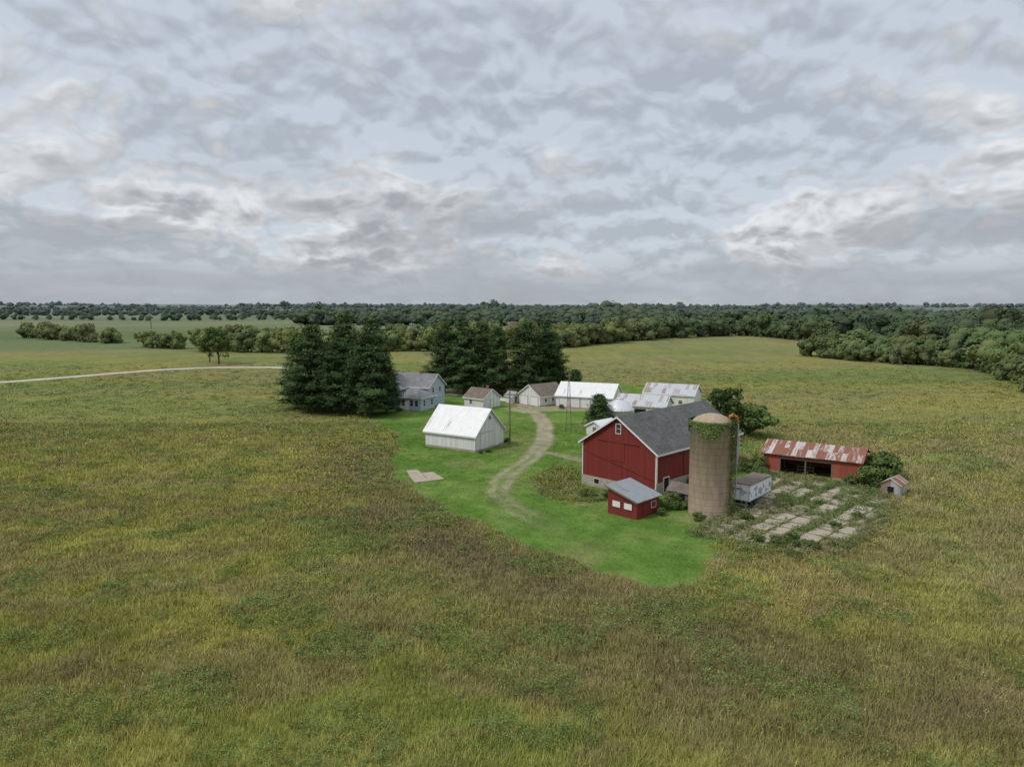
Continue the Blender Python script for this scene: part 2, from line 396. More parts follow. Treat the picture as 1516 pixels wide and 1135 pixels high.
# ------------------------------------------------------------ RED BARN
L,W,ev,rg=22.5,12.6,5.65,9.75
B=empty('red_barn',(22.6,104.45,0),math.radians(45))
walls_gable('walls',L,W,ev,rg,M['red'],B,.0)
boxes('stone_foundation',[(-L/2-.08,-L/2-.002,-W/2-.08,W/2+.08,-1.6,.75),(-L/2,L/2,-W/2-.08,-W/2-.002,-1.6,1.5),(-L/2,L/2,W/2+.002,W/2+.08,-1.2,.6),(L/2+.002,L/2+.08,-W/2-.08,W/2+.08,-1,.6)],M['stone'],B)
roof_gable('shingle_roof',L,W,ev,rg,M['shing'],B,.45,.16)
rake(L,W,ev,rg,B,.45)
boxes('corner_boards',[(-L/2-.07,-L/2-.003,-W/2,-W/2+.14,.76,ev),(-L/2-.07,-L/2-.003,W/2-.14,W/2,.76,ev),(-L/2,-L/2+.14,-W/2-.07,-W/2-.003,1.51,ev-.1),(L/2-.14,L/2,-W/2-.07,-W/2-.003,1.51,ev-.1)],M['trim'],B)
window(B,'-x',L,W,0,7.5,.75,1.25)
panel(B,'hay_door','-x',L,W,.2,3.6,2.6,2.6,M['red'],.07)
tubes('door_track',[((-L/2-.1,-3.5,6.25),(-L/2-.1,3.6,6.25),.05,.05)],M['red'],B)
tubes('diagonal_batten',[((-L/2-.08,W/2-.3,4.4),(-L/2-.08,-W/2+.4,1.9),.05,.05)],M['red'],B)
panel(B,'sliding_door','-y',L,W,-3.,1.6,3.4,3.6,M['red'],.1)
panel(B,'cellar_door','-y',L,W,-9.,.1,1.2,1.9,M['dark'],.1,M['trim'])
window(B,'-y',L,W,-6.8,.55,.9,.7); window(B,'-y',L,W,1.6,.55,.9,.7)
panel(B,'lower_window','-x',L,W,3.6,-.2,.9,.7,M['dark'],.1,M['trim'],.07)

# ------------------------------------------------------------ SMALL RED SHED (mono-pitch)
S=empty('red_lean_to_shed',(14.75,84.15,0),math.radians(45))
a,w=2.3,2.1
hi,lo=3.3,2.15
V=[(-a,-w,-.2),(a,-w,-.2),(a,w,-.2),(-a,w,-.2),(-a,-w,lo),(a,-w,lo),(a,w,hi),(-a,w,hi)]
pyo('walls',V,[(0,1,5,4),(1,2,6,5),(2,3,7,6),(3,0,4,7)],M['red'],S)
o=.3; sl=(hi-lo)/(2*w)
V=[(-a-o,-w-o,lo-sl*o+.01),(a+o,-w-o,lo-sl*o+.01),(a+o,w+o,hi+sl*o+.01),(-a-o,w+o,hi+sl*o+.01)]; V+=[(x,y,z+.08) for x,y,z in V]
pyo('metal_roof',V,BF,M['roofg'],S)
V=[(-a-o-.05,-w-o,lo-sl*o-.12),(-a-o-.003,-w-o,lo-sl*o-.12),(-a-o-.003,w+o,hi+sl*o-.12),(-a-o-.05,w+o,hi+sl*o-.12)]; V+=[(x,y,z+.22) for x,y,z in V]
pyo('fascia',V,BF,M['wood'],S)
panel(S,'window','-x',2*a,2*w,.85,1.0,1.15,.75,M['trim'],.04,M['red'],.06)
panel(S,'window','-x',2*a,2*w,-.85,1.0,1.15,.75,M['trim'],.04,M['red'],.06)
panel(S,'door','-y',2*a,2*w,-.6,0,.95,1.8,M['red'],.05)
panel(S,'shutter','-y',2*a,2*w,1.1,.9,.9,.7,M['red'],.05,M['trim'],.05)

# ------------------------------------------------------------ SILO
Sx,Sy=23.9,83.9
S=empty('concrete_silo',(Sx,Sy,0))
lathe('stave_wall',[(2.52,-.3),(2.5,1),(2.48,10.9),(2.56,10.92),(2.56,11.15),(2.3,11.2)],M['silo'],S,56)
lathe('domed_cap',[(2.35,11.1),(2.15,11.45),(1.7,11.8),(1.1,12.05),(.4,12.2),(.05,12.22)],M['yellowroof'],S,40)
L_=[]
pp=[(1.6,-1.3,11.95),(2.1,-1.2,12.15),(2.6,-.95,11.9),(2.85,-.8,11.2)]
for i in range(3): L_.append((pp[i],pp[i+1],.2,.2))
tubes('filler_chute',L_,M['orange'],S,12)
tubes('filler_pipe',[((2.85,-.8,11.25),(2.85,-.8,6.2),.13,.13),((2.85,-.8,6.2),(2.85,-.8,2.2),.07,.07)],M['steel'],S,10)
lad=[]
for k in range(13): lad.append(((2.0+.0,-1.75,.8+k*.8),(2.45,-1.15,.8+k*.8),.025,.025))
tubes('ladder_rungs',lad,M['steel'],S,6)
F_=empty('feed_room',(21.9,88.2,0),math.radians(-45))
walls_gable('walls',3.4,2.4,1.7,2.5,M['wood'],F_,-.1); roof_gable('roof',3.4,2.4,1.7,2.5,M['shing3'],F_,.2,.08)
panel(F_,'door','-y',3.4,2.4,0.4,0,.8,1.5,M['dark'],.03)

# ------------------------------------------------------------ WHITE BARN
L,W,ev,rg=10.8,9.,2.9,6.9
B=empty('white_barn',(-8.5,126.3,0),math.atan2(-.53,.85))
walls_gable('walls',L,W,ev,rg,M['white'],B)
boxes('foundation',[(-L/2-.05,L/2+.05,-W/2-.06,-W/2-.003,-.2,.35),(L/2+.003,L/2+.06,-W/2-.06,W/2,-.2,.35)],M['conc'],B)
roof_gable('white_metal_roof',L,W,ev,rg,M['roofw'],B,.35,.12)
rake(L,W,ev,rg,B,.35)
panel(B,'loft_window','+x',L,W,0,5.1,.5,.6,M['dark'],.03,M['trim'],.09)
panel(B,'sliding_door','+x',L,W,-1.6,.36,2.4,2.6,M['white'],.08,M['trim'],.07)
panel(B,'walk_door','+x',L,W,2.3,.36,1.1,2.0,M['white'],.06,M['trim'],.07)
tubes('door_track',[((L/2+.12,-3.6,3.1),(L/2+.12,.9,3.1),.04,.04)],M['steel'],B)

# ------------------------------------------------------------ HOUSE
H=empty('farmhouse',(-24.3,180,0),math.atan2(-.43,.9))
L,W=12,7.5
walls_gable('main_walls',L,W,5.0,7.8,M['blue'],H); roof_gable('main_roof',L,W,5.0,7.8,M['shing2'],H,.4,.14); rake(L,W,5.0,7.8,H,.4)
G_=bpy.data.objects.new('front_gable',None); G_.parent=H; G_.location=(-3.3,-3.9,0); G_.rotation_euler=(0,0,math.radians(90)); COL.objects.link(G_)
walls_gable('gable_walls',4,5.6,4.8,7.4,M['blue'],G_); roof_gable('gable_roof',4.6,5.6,4.8,7.4,M['shing2'],G_,.35,.14); rake(4.6,5.6,4.8,7.4,G_,.35)
window(G_,'-x',4,5.6,-1.,3.4,.8,1.3);window(G_,'-x',4,5.6,1.,3.4,.8,1.3);window(G_,'-x',4,5.6,-1.2,.9,.9,1.4);window(G_,'-x',4,5.6,1.2,.9,.9,1.4)
Wg=bpy.data.objects.new('hip_wing',None); Wg.parent=H; Wg.location=(3.9,-6.9,0); COL.objects.link(Wg)
boxes('wing_walls',[(-3.8,3.8,-3.2,3.2,0,3.0)],M['blue'],Wg)
a,b=4.3,3.7
V=[(-a,-b,3.02),(a,-b,3.02),(a,b,3.02),(-a,b,3.02),(-1.1,0,5.0),(1.1,0,5.0)]
pyo('hip_roof',V,[(0,1,5,4),(1,2,5),(2,3,4,5),(3,0,4),(3,2,1,0)],M['shing2'],Wg)
boxes('gutter',[(-a-.05,a+.05,-b-.06,-b-.003,2.92,3.12),(a+.003,a+.06,-b,b,2.92,3.12)],M['trim'],Wg)
for u in (-2.6,-1.2,1.2,2.6): window(Wg,'-y',7.6,6.4,u,1.0,.9,1.4)
for u in (-1.7,1.7): window(Wg,'+x',7.6,6.4,u,1.0,.9,1.4)
panel(Wg,'front_door','-y',7.6,6.4,0,.2,.95,2.1,M['trim'],.04)
boxes('porch_step',[(-1,1,-4.4,-3.21,0,.18)],M['conc'],Wg)
for u in (-1.8,1.4): window(H,'+x',L,W,u,3.4,.8,1.3)
boxes('chimney',[(1.2,1.9,-.3,.4,7.2,8.7)],M['brick'],H)

# ------------------------------------------------------------ OUTBUILDINGS
def outb(name,c,d,L,W,ev,rg,wm,rm,z0=0):
    E=empty(name,(c[0],c[1],0),math.atan2(d[1],d[0])); walls_gable('walls',L,W,ev,rg,M[wm],E); roof_gable('roof',L,W,ev,rg,M[rm],E,.3,.1); rake(L,W,ev,rg,E,.3)
    boxes('footing',[(-L/2-.04,L/2+.04,-W/2-.04,-W/2-.003,-.2,.25),(L/2+.003,L/2+.04,-W/2,W/2,-.2,.25),(-L/2-.04,-L/2-.003,-W/2,W/2,-.2,.25)],M['conc'],E)
    return E
E=outb('garden_shed',(-7.4,174.9),(.75,-.66),6.5,6,2.5,4.6,'white','shing3')
window(E,'-y',6.5,6,-1,1,.8,.9); panel(E,'door','+x',6.5,6,0.,.05,1,2,M['trim'],.05,M['wood'],.05)
boxes('chimney',[(1.6,2.1,-.25,.25,4.2,5.4)],M['brick'],E)
E=outb('garage',(7.7,180.7),(.75,.66),9,8,2.5,5.1,'white','shing3')
for u in (-1.9,1.9): panel(E,'garage_door','-x',9,8,u,.05,2.8,2.2,M['trim'],.06,M['wood'],.05)
for u in (-2.5,0,2.5): window(E,'-y',9,8,u,1,.8,.8)
E=outb('privy',(0.1,181.5),(.7,-.7),2.4,2.4,2.1,3.,'white','roofg'); panel(E,'door','+x',2.4,2.4,0,.05,.8,1.8,M['wood'],.03)
E=outb('machine_shed',(19.3,176),(.91,-.41),14.4,9,2.9,5.8,'white','roofw')
for u in (-5,-2.2,.6): panel(E,'sliding_door','-y',14.4,9,u,.1,2.4,2.3,M['whiteh'],.06,M['wood'],.04)
for u in (3.5,5.5): window(E,'-y',14.4,9,u,1,.9,.8)
panel(E,'door','+x',14.4,9,1,.1,1,2,M['wood'],.05)
E=outb('metal_roof_shed',(40.5,178),(.9,-.43),12.5,9,3.2,5.3,'white','roofs')
panel(E,'door','-y',12.5,9,-3,.1,2.6,2.4,M['dark'],.05); window(E,'-y',12.5,9,3,1,.9,.8)
E=outb('low_metal_shed',(29.5,157),(.9,-.43),11,7,3.3,5.2,'white','roofs')
panel(E,'door','-y',11,7,0,.1,2.6,2.4,M['dark'],.05)
E=outb('poultry_shed',(17.6,136.5),(.7,.7),5,4,1.9,2.9,'white','roofw'); panel(E,'door','-x',5,4,0,.05,.8,1.7,M['wood'],.04)

GB=empty('grain_bin',(22.3,146.5,0))
lathe('bin_wall',[(3,-.1),(3,3.6),(3.03,3.62)],M['corr'],GB,48)
lathe('bin_roof',[(3.2,3.5),(3.15,3.6),(2.2,4.6),(1.2,5.3),(.45,5.7),(.45,5.95),(.05,6.0)],M['corr'],GB,32)
tubes('roof_ribs',[((3.15*math.cos(t),3.15*math.sin(t),3.66),(.5*math.cos(t),.5*math.sin(t),5.74),.04,.04) for t in np.linspace(0,2*math.pi,24,endpoint=False)],M['steel'],GB,5)
boxes('bin_door',[(-.5,.5,-3.08,-2.9,.3,2.)],M['dark'],GB)

# ------------------------------------------------------------ OPEN RED SHED
L,W,ev,rg=13.2,8.,3.05,4.3
E=empty('open_front_shed',(45.7,105.2,0),math.atan2(-.54,.84))
a,w=L/2,W/2; t=.12
b0,b1=-a+L*.17,-a+L*.73
boxes('front_panels',[(-a,b0,-w,-w+t,0,ev-.05),(b1,a,-w,-w+t,0,ev-.05),(b0,b1,-w+.01,-w+t,2.45,ev-.06)],M['redshed'],E)
V=[(a,-w+t,-.2),(a,w,-.2),(a,w,ev),(a,0,rg),(a,-w+t,ev)]
V2=[(x-t,y,z) for x,y,z in V]
pyo('right_end_wall',V+V2,[(0,1,2,3,4),(9,8,7,6,5),(0,4,9,5)],M['redshed'],E)
V=[(-a,-w+t,-.2),(-a,w,-.2),(-a,w,ev),(-a,0,rg),(-a,-w+t,ev)]; V2=[(x+t,y,z) for x,y,z in V]
pyo('left_end_wall',V+V2,[(4,3,2,1,0),(5,6,7,8,9),(0,5,9,4)],M['redshed'],E)
boxes('back_wall',[(-a+t,a-t,w-t,w,-.1,ev)],M['redshed'],E)
boxes('header_beam',[(b0,b1,-w-.05,-w+.008,2.35,2.62)],M['wood'],E)
boxes('posts',[(x-.1,x+.1,-w+.0,-w+.2,-.1,2.44) for x in (b0+.1,(b0+b1)/2,b1-.1)]+[(x-.1,x+.1,-.1,.1,0,rg-.2) for x in (b0,(b0+b1)/2,b1)],M['wood'],E)
boxes('base_sill',[(-a-.03,b0,-w-.04,-w-.003,-.1,.4),(b1,a+.03,-w-.04,-w-.003,-.1,.4),(a+.003,a+.05,-w,w,-.1,.4)],M['conc'],E)
roof_gable('rusted_roof',L,W,ev,rg,M['roofr'],E,.45,.09)
boxes('hay_feeder',[(-2.2,-2.1,-1.8,-.9,0,1.1),(.0,.1,-1.8,-.9,0,1.1),(-2.1,0,-1.75,-1.68,.9,1.05),(-2.1,0,-1.75,-1.68,.4,.5),(-2.1,0,-1.0,-.93,.4,.5)],M['wood'],E)

# ------------------------------------------------------------ TRAILER
T=empty('semi_trailer',(30.6,88.8,0),math.atan2(5.3,4.6))
l,wd=3.5,1.2
boxes('cargo_box',[(-l,l,-wd,wd,.95,3.0)],M['graph'],T)
boxes('box_roof',[(-l-.04,l+.04,-wd-.04,wd+.04,3.002,3.1)],M['shing3'],T)
boxes('frame_rails',[(-l+.1,l-.1,-.5,-.3,.72,.948),(-l+.1,l-.1,.3,.5,.72,.948)],M['dark'],T)
boxes('side_rails',[(-l,l,-wd-.03,-wd-.002,.93,1.08),(-l,l,-wd-.03,-wd-.002,2.85,2.99),(-l-.03,-l-.002,-wd,wd,.93,1.05),(-l-.03,-l-.002,-.03,.03,1.06,2.95),(-l-.03,-l-.002,-wd,-wd+.08,1.06,2.99),(-l-.03,-l-.002,wd-.08,wd,1.06,2.99)],M['steel'],T)
wh=[]
for x in (-2.6,-1.5):
    for y in (-1.15,.85): wh.append(((x,y,.48),(x,y+.3,.48),.48,.48))
tubes('wheels',wh,M['tire'],T,20)
tubes('wheel_hubs',[((x,y-.02,.48),(x,y+.34,.48),.2,.2) for x in (-2.6,-1.5) for y in (-1.16,.84)],M['steel'],T,12)
V=[];F=[]
for x in (-2.6,-1.5):
    for y in (-1.15,-.85,.85,1.15):
        k=len(V); V+= [(x+.47*math.cos(q),y,.48+.47*math.sin(q)) for q in np.linspace(0,2*math.pi,20,endpoint=False)]; F.append(tuple(range(k,k+20)))
pyo('wheel_faces',V,F,M['tire'],T)
boxes('landing_legs',[(2.3,2.42,-.8,-.68,0,.95),(2.3,2.42,.68,.8,0,.95),(2.2,2.52,-.9,-.6,0,.05),(2.2,2.52,.6,.9,0,.05)],M['steel'],T)
boxes('bumper',[(-l-.1,-l-.035,-1.1,1.1,.45,.6),(-l-.1,-l-.04,-.9,-.8,.6,.95),(-l-.1,-l-.04,.8,.9,.6,.95)],M['steel'],T)

# ------------------------------------------------------------ SMALL METAL CALF HUT
C=empty('metal_calf_hut',(50.9,92.6,0),math.atan2(.72,.69))
walls_gable('walls',3.,2.3,1.7,2.2,M['roofs'],C); 
V=[(-1.7,-1.35,1.5),(1.7,-1.35,1.5),(1.7,0,2.32),(-1.7,0,2.32)]; V+=[(x,y,z+.05) for x,y,z in V]
pyo('roof_slope_red',V,BF,M['roofr'],C)
V=[(-1.7,0.003,2.32),(1.7,.003,2.32),(1.7,1.35,1.5),(-1.7,1.35,1.5)]; V+=[(x,y,z+.05) for x,y,z in V]
pyo('roof_slope_grey',V,BF,M['roofs'],C)
panel(C,'doorway','-x',3.,2.3,0,0,.8,1.3,M['dark'],.02,M['steel'],.06)
boxes('skids',[(-1.7,1.7,-1.2,-1.05,-.1,.08),(-1.7,1.7,1.05,1.2,-.1,.08)],M['wood'],C)

# ------------------------------------------------------------ POLES
P=empty('utility_pole',(-.4,127.1,0))
tubes('post',[((0,0,-.3),(0,0,9.8),.15,.1)],M['wood'],P); boxes('crossarm',[(-1,1,-.06,.06,8.9,9.05)],M['wood'],P)
tubes('insulators',[((x,0,9.05),(x,0,9.25),.05,.04) for x in (-.9,-.3,.3,.9)],M['steel'],P,6)
boxes('transformer',[(.12,.5,-.2,.2,7.6,8.4)],M['steel'],P)
for loc,h in (((-7.2,207,0),11),((-385,760,0),24)):
    P=empty('utility_pole',loc); tubes('post',[((0,0,-.3),(0,0,h),.16 if h<20 else .5,.1 if h<20 else .35)],M['wood'],P); boxes('crossarm',[(-h*.09,h*.09,-.08,.08,h*.9,h*.92)],M['wood'],P)
    tubes('insulators',[((x*h*.08,0,h*.92),(x*h*.08,0,h*.94),.05,.04) for x in (-1,0,1)],M['steel'],P,6)
Wm=empty('lattice_tower',(11.2,138.8,0))
Lt=[];hh=10.5
def leg(sx,sy,z): k=.45*(1-z/hh)+.12; return (sx*k,sy*k,z)
zs=np.linspace(0,hh,9)
for i in range(8):
    z0,z1=zs[i],zs[i+1]
    cs=[(-1,-1),(1,-1),(1,1),(-1,1)]
    for j in range(4):
        a_,b_=cs[j],cs[(j+1)%4]
        Lt.append((leg(*a_,z0),leg(*a_,z1),.032,.032)); Lt.append((leg(*a_,z0),leg(*b_,z1),.014,.014)); Lt.append((leg(*a_,z1),leg(*b_,z1),.016,.016))
tubes('lattice',Lt,M['wood'],Wm,5); tubes('mast',[((0,0,hh-.5),(0,0,hh+1.5),.03,.02)],M['steel'],Wm,6)

# ------------------------------------------------------------ CONCRETE
def slabmesh(name,quads,z0,z1,mat):
    V=[];F=[]
    for q in quads:
        k=len(V); V+=[(x,y,z0) for x,y in q]; V+=[(x+random.uniform(-.03,.03),y,z1+random.uniform(-.03,.03)) for x,y in q]
        F+=[tuple(i+k for i in f) for f in [(4,5,6,7),(0,1,5,4),(1,2,6,5),(2,3,7,6),(3,0,4,7)]]
    return pyo(name,V,F,mat)
P4=[np.array(p) for p in ((-13.8,98.5),(-9.7,100.4),(-12.9,107.2),(-16.2,105.9))]
qs=[]
for i in range(2):
    for j in range(3):
        if (i,j)==(1,2): continue
        u0,u1=i/2+.01,(i+1)/2-.01; v0,v1=j/3+.008,(j+1)/3-.008
        bl=lambda u,v:(P4[0]*(1-u)*(1-v)+P4[1]*u*(1-v)+P4[2]*u*v+P4[3]*(1-u)*v)+np.array((random.uniform(-.08,.08),random.uniform(-.08,.08)))
        qs.append([bl(u0,v0),bl(u1,v0),bl(u1,v1),bl(u0,v1)])
slabmesh('concrete_pad',qs,-.1,.12,M['conc'])
e1=np.array((.7071,.7071)); e2=np.array((.7071,-.7071))
qs=[]
a0=67.
while a0<101.5:
    da=random.uniform(2.0,3.2); b0_=-47.
    bi=0
    while b0_<-24:
        db=2.1; cx=e1*(a0+da/2)+e2*(b0_+db/2)
        if sdist(np.array([cx[0]]),np.array([cx[1]]),SLABS)[0]<0.3 and random.random()<.92:
            j=lambda:random.uniform(-.16,.16)
            c=[e1*(a0+j()+.1)+e2*(b0_+j()),e1*(a0+da-.35+j())+e2*(b0_+j()),e1*(a0+da-.35+j())+e2*(b0_+db-.2+j()),e1*(a0+.1+j())+e2*(b0_+db-.2+j())]
            qs.append([c[0],c[3],c[2],c[1]][::-1])
        b0_+=db+(1.1 if bi%2==1 else 0.1); bi+=1
    a0+=da
slabmesh('broken_concrete_slabs',qs,-.1,.12,M['conc'])

# ------------------------------------------------------------ GRAVEL ROAD
RD=np.array([(-330,150),(-260,178),(-205,205),(-165.8,230),(-157,244),(-146,262),(-137.1,275),(-121.1,286),(-96.5,287),(-75,272),(-60,250),(-40,222),(-10,195),(2,184)],float)
tt=np.linspace(0,len(RD)-1,220); rx=np.interp(tt,range(len(RD)),RD[:,0]); ry=np.interp(tt,range(len(RD)),RD[:,1])
for _ in range(12): rx[1:-1]=(rx[:-2]+2*rx[1:-1]+rx[2:])/4; ry[1:-1]=(ry[:-2]+2*ry[1:-1]+ry[2:])/4
dx=np.gradient(rx);dy=np.gradient(ry);ln=np.hypot(dx,dy); nx_,ny_=-dy/ln,dx/ln
hw=2.5+.4*np.sin(tt*9)*.5
Lx,Ly,Rx,Ry=rx+nx_*hw,ry+ny_*hw,rx-nx_*hw,ry-ny_*hw
V=np.vstack([np.stack([Lx,Ly,terr(Lx,Ly)+.09],1),np.stack([Rx,Ry,terr(Rx,Ry)+.09],1)]); i=np.arange(219)
def mat_gr():
    m,nt=newmat('pale_gravel'); g=N(nt); tc=g.n('ShaderNodeTexCoord').outputs['Object']
    n=g.noise(tc,.6,5,.7); g.out(g.v('SCALE',(.50,.46,.39),g.m('MULTIPLY_ADD',n,.7,.65)),.95,0,None,.3,.02); return m
obj('gravel_road',np_mesh('gravel_road',V,np.stack([i+220,i+221,i+1,i],1),[mat_gr()]))

# ------------------------------------------------------------ GROUND
def axis(lo,hi,fine,edge_lo,edge_hi):
    a=list(np.arange(lo,hi+1e-6,fine)); s=fine; x=a[-1]
    while x<edge_hi: s*=1.10; x+=s; a.append(x)
    s=fine; x=a[0]; pre=[]
    while x>edge_lo: s*=1.10; x-=s; pre.append(x)
    return np.array(pre[::-1]+a)
gx=axis(-60,65,.5,-9000,9000); gy=axis(34,190,.5,-300,9500)
XX,YY=np.meshgrid(gx,gy); ZZ=terr(XX,YY)
V=np.stack([XX.ravel(),YY.ravel(),ZZ.ravel()],1); nx,ny=len(gx),len(gy)
I,J=np.meshgrid(np.arange(nx-1),np.arange(ny-1)); k=(J*nx+I).ravel()
F=np.stack([k,k+1,k+1+nx,k+nx],1)
def mat_ground():
    m,nt=newmat('grass_ground'); g=N(nt); pos=g.n('ShaderNodeNewGeometry').outputs['Position']
    c=g.n('ShaderNodeAttribute',attribute_name='fcol').outputs['Color']
    n=g.noise(pos,2.6,4,.7,0,'2D'); n2=g.noise(pos,.2,5,.65,0,'2D')
    f=g.m('MULTIPLY',g.m('MULTIPLY_ADD',n,1.0,.5),g.m('MULTIPLY_ADD',n2,.7,.65))
    g.diffuse(g.v('SCALE',c,f)); return m
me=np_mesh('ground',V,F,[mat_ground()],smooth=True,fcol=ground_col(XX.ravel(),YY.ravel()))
obj('ground',me)
print('t ground',time.time()-T0)

# ------------------------------------------------------------ FOLIAGE GENERATORS
def leafquads(C,Nrm,size,asp=1.6,r=rng):
    n=len(C); a=r.normal(size=(n,3)); Nrm=Nrm/(np.linalg.norm(Nrm,axis=1,keepdims=True)+1e-9)
    t=a-(a*Nrm).sum(1,keepdims=True)*Nrm; t/=np.linalg.norm(t,axis=1,keepdims=True)+1e-9; b=np.cross(Nrm,t)
    s=(size*r.uniform(.6,1.4,n))[:,None]; t=t*s*asp*.5; b=b*s*.5
    V=np.stack([C-t,C-b*.9+t*.1,C+t,C+b*.9+t*.1],1).reshape(-1,3); F=np.arange(4*n).reshape(-1,4)
    return V,F
class Bld:
    def __init__(s): s.V=[];s.F=[];s.T=[];s.Mi=[];s.k=0
    def add(s,V,F,t,mi):
        s.V.append(V); s.F.append(F+s.k); s.k+=len(V); s.T.append(np.broadcast_to(t,(len(V),)) if np.ndim(t)==0 else t); s.Mi.append(np.full(len(F),mi))
    def mesh(s,name,mats): return np_mesh(name,np.vstack(s.V),np.vstack(s.F),mats,np.concatenate(s.Mi),np.concatenate(s.T))
def pine_mesh(name,H,R,seed,leaf=.46,dens=1.):
    r=np.random.default_rng(seed); b=Bld(); lean=r.normal(size=2)*.3
    ax=lambda z:np.array((lean[0]*z/H,lean[1]*z/H,z))
    for i in range(6): b.add(*tube(ax(H*i/6*.98-.3*(i==0)),ax(H*(i+1)/6*.98),.38*(1-i/6.3)+.03,.38*(1-(i+1)/6.3)+.03,8),.4,1)
    z=H*.08
    while z<H*.985:
        t=z/H; prof=(min(1,(t/.16))**.5)*(1-max(0,(t-.10))/.905)**.60
        nb=int(6+3*(1-t)+r.integers(0,2)); ph=r.uniform(0,6.28)
        for j in range(nb):
            az=ph+6.283*j/nb+r.normal()*.25; ln=R*prof*r.uniform(.62,1.15)*(1.0 if r.random()>.12 else 1.22)
            if ln<.4: ln=.4
            up=.05+.45*t+r.normal()*.06; d=np.array((math.cos(az),math.sin(az),up)); o=ax(z)
            p1=o+d*ln*.55; p2=o+np.array((math.cos(az)*ln,math.sin(az)*ln,up*ln*.95+.05*ln))
            if ln>1.2:
                b.add(*tube(o,p1,.07*(1-t)+.03,.05,5),.3,1); b.add(*tube(p1,p2,.05,.015,5),.3,1)
            nc=max(2,int(ln/.95)); tb=r.uniform(.05,.9)
            for c in range(nc):
                f=.28+.74*(c+.6)/nc; cen=o+(p2-o)*f; cr=(.62+.34*ln*.25)*r.uniform(.8,1.2)
                nl=int(30*dens*cr/.8); q=r.normal(size=(nl,3))*np.array((cr*.62,cr*.62,cr*.26))
                C=cen+q; nr=r.normal(size=(nl,3))*.4+np.array((math.cos(az)*.5,math.sin(az)*.5,1.)); 
                V,F=leafquads(C,nr,leaf*.55,2.4,r); b.add(V,F,np.repeat(np.clip(tb+r.normal(size=nl)*.12,0,1),4),0)
        z+=r.uniform(.75,1.1)*(H/22)
    return b.mesh(name,[M['pine'],M['bark']])
def blob(c,rad,r,n=8,m=5):
    V=[];F=[]
    for i in range(m+1):
        th=math.pi*i/m
        for j in range(n):
            ph=2*math.pi*j/n; k=r.uniform(.85,1.1)
            V.append((c[0]+rad[0]*math.sin(th)*math.cos(ph)*k,c[1]+rad[1]*math.sin(th)*math.sin(ph)*k,c[2]+rad[2]*math.cos(th)*k))
    for i in range(m):
        for j in range(n): F.append((i*n+j,i*n+(j+1)%n,(i+1)*n+(j+1)%n,(i+1)*n+j))
    return np.array(V),np.array(F)
def decid_mesh(name,H,R,seed,low=.12,ncl=40,nl=60,leaf=.55,mat=None,rough=1.,nrand=.5,core=0):
    r=np.random.default_rng(seed); b=Bld()
    b.add(*tube((0,0,-.3),(0,0,H*.45),.03*H*.8,.018*H,7),.3,1)
    zc=H*(low+1)/2; hz=H*(1-low)/2
    nlob=7; lob=[]
    for i in range(nlob):
        az=6.283*i/nlob+r.normal()*.4; q=r.uniform(.3,.75); lob.append((np.array((math.cos(az)*R*q,math.sin(az)*R*q,zc+hz*r.uniform(-.6,.62))),r.uniform(.35,.6)))
    lob.append((np.array((r.normal()*R*.12,r.normal()*R*.12,zc+hz*.45)),.55)); lob.append((np.array((0,0,zc)),.75))
    for c,s in lob[:7]: b.add(*tube((0,0,H*r.uniform(.15,.4)),c,.013*H,.004*H,5),.3,1)
    if core:
        for c,s in lob: b.add(*blob(c,(R*s*core,R*s*core,hz*s*.85*core),r),.35,0)
    for k in range(ncl):
        c,s=lob[r.integers(0,len(lob))]
        d=r.normal(size=3); d/=np.linalg.norm(d); d[2]=abs(d[2]) if r.random()<.35 else d[2]
        cen=c+d*np.array((R*s,R*s,hz*s*.85))*r.uniform(.6,1.0); cen[2]=max(cen[2],H*low+.2)
        cr=R*r.uniform(.16,.30)*rough; tb=r.uniform(.05,.95)
        q=r.normal(size=(nl,3)); q/=np.linalg.norm(q,axis=1,keepdims=True); q*=(r.uniform(.35,1.1,nl)**.6)[:,None]*cr; q[:,2]*=.75
        C=cen+q; nr=q/cr+r.normal(size=(nl,3))*nrand+np.array((0,0,.5)); V,F=leafquads(C,nr,leaf,1.3,r)
        b.add(V,F,np.repeat(np.clip(tb*.7+.15+r.normal(size=nl)*.12,0,1),4),0)
    return b.mesh(name,[mat or M['leaf'],M['bark']])

pm=[pine_mesh('white_pine_%d'%i,22,6.4,100+i) for i in range(4)]
def pines(lst):
    for i,(x,y,h,s) in enumerate(lst):
        obj('pine_tree',pm[(i*3+1)%4],None,(x,y,-.05),random.uniform(0,6.28),(s*h/22,s*h/22,h/22))
pines([(-51.5,172,18,1.2),(-46.5,165,21,1.15),(-41.3,172,23,1.1),(-39.5,163,18,1.1),(-32.6,160.5,22,1.08),(-50,182,17.5,1.1),(-29.2,164,14.5,.95),
 (-19.5,203,21,1.),(-13.6,199,21.5,1.0),(-8.2,206,20.5,1.05),(-4.,199,19.0,.95),(3.4,201,21,1.1),(9.6,206,20.2,1.1),(12.6,213,17,1.)])
spr=pine_mesh('spruce_mesh',8,3.2,300,.42,1.)
for x,y,h in ((17.7,144,6.8),(18.1,203,6.5)): obj('spruce_tree',spr,None,(x,y,0),random.uniform(0,6),h/8)
yt=decid_mesh('yard_tree_mesh',10,3.6,78,.1,70,90,.32,M['leafd'],1.)
obj('deciduous_tree',yt,None,(40.2,134,0),1.,1.); 
bm=[decid_mesh('shrub_mesh_%d'%i,3,1.9,500+i,.0,46,60,.22,None,1.15) for i in range(3)]
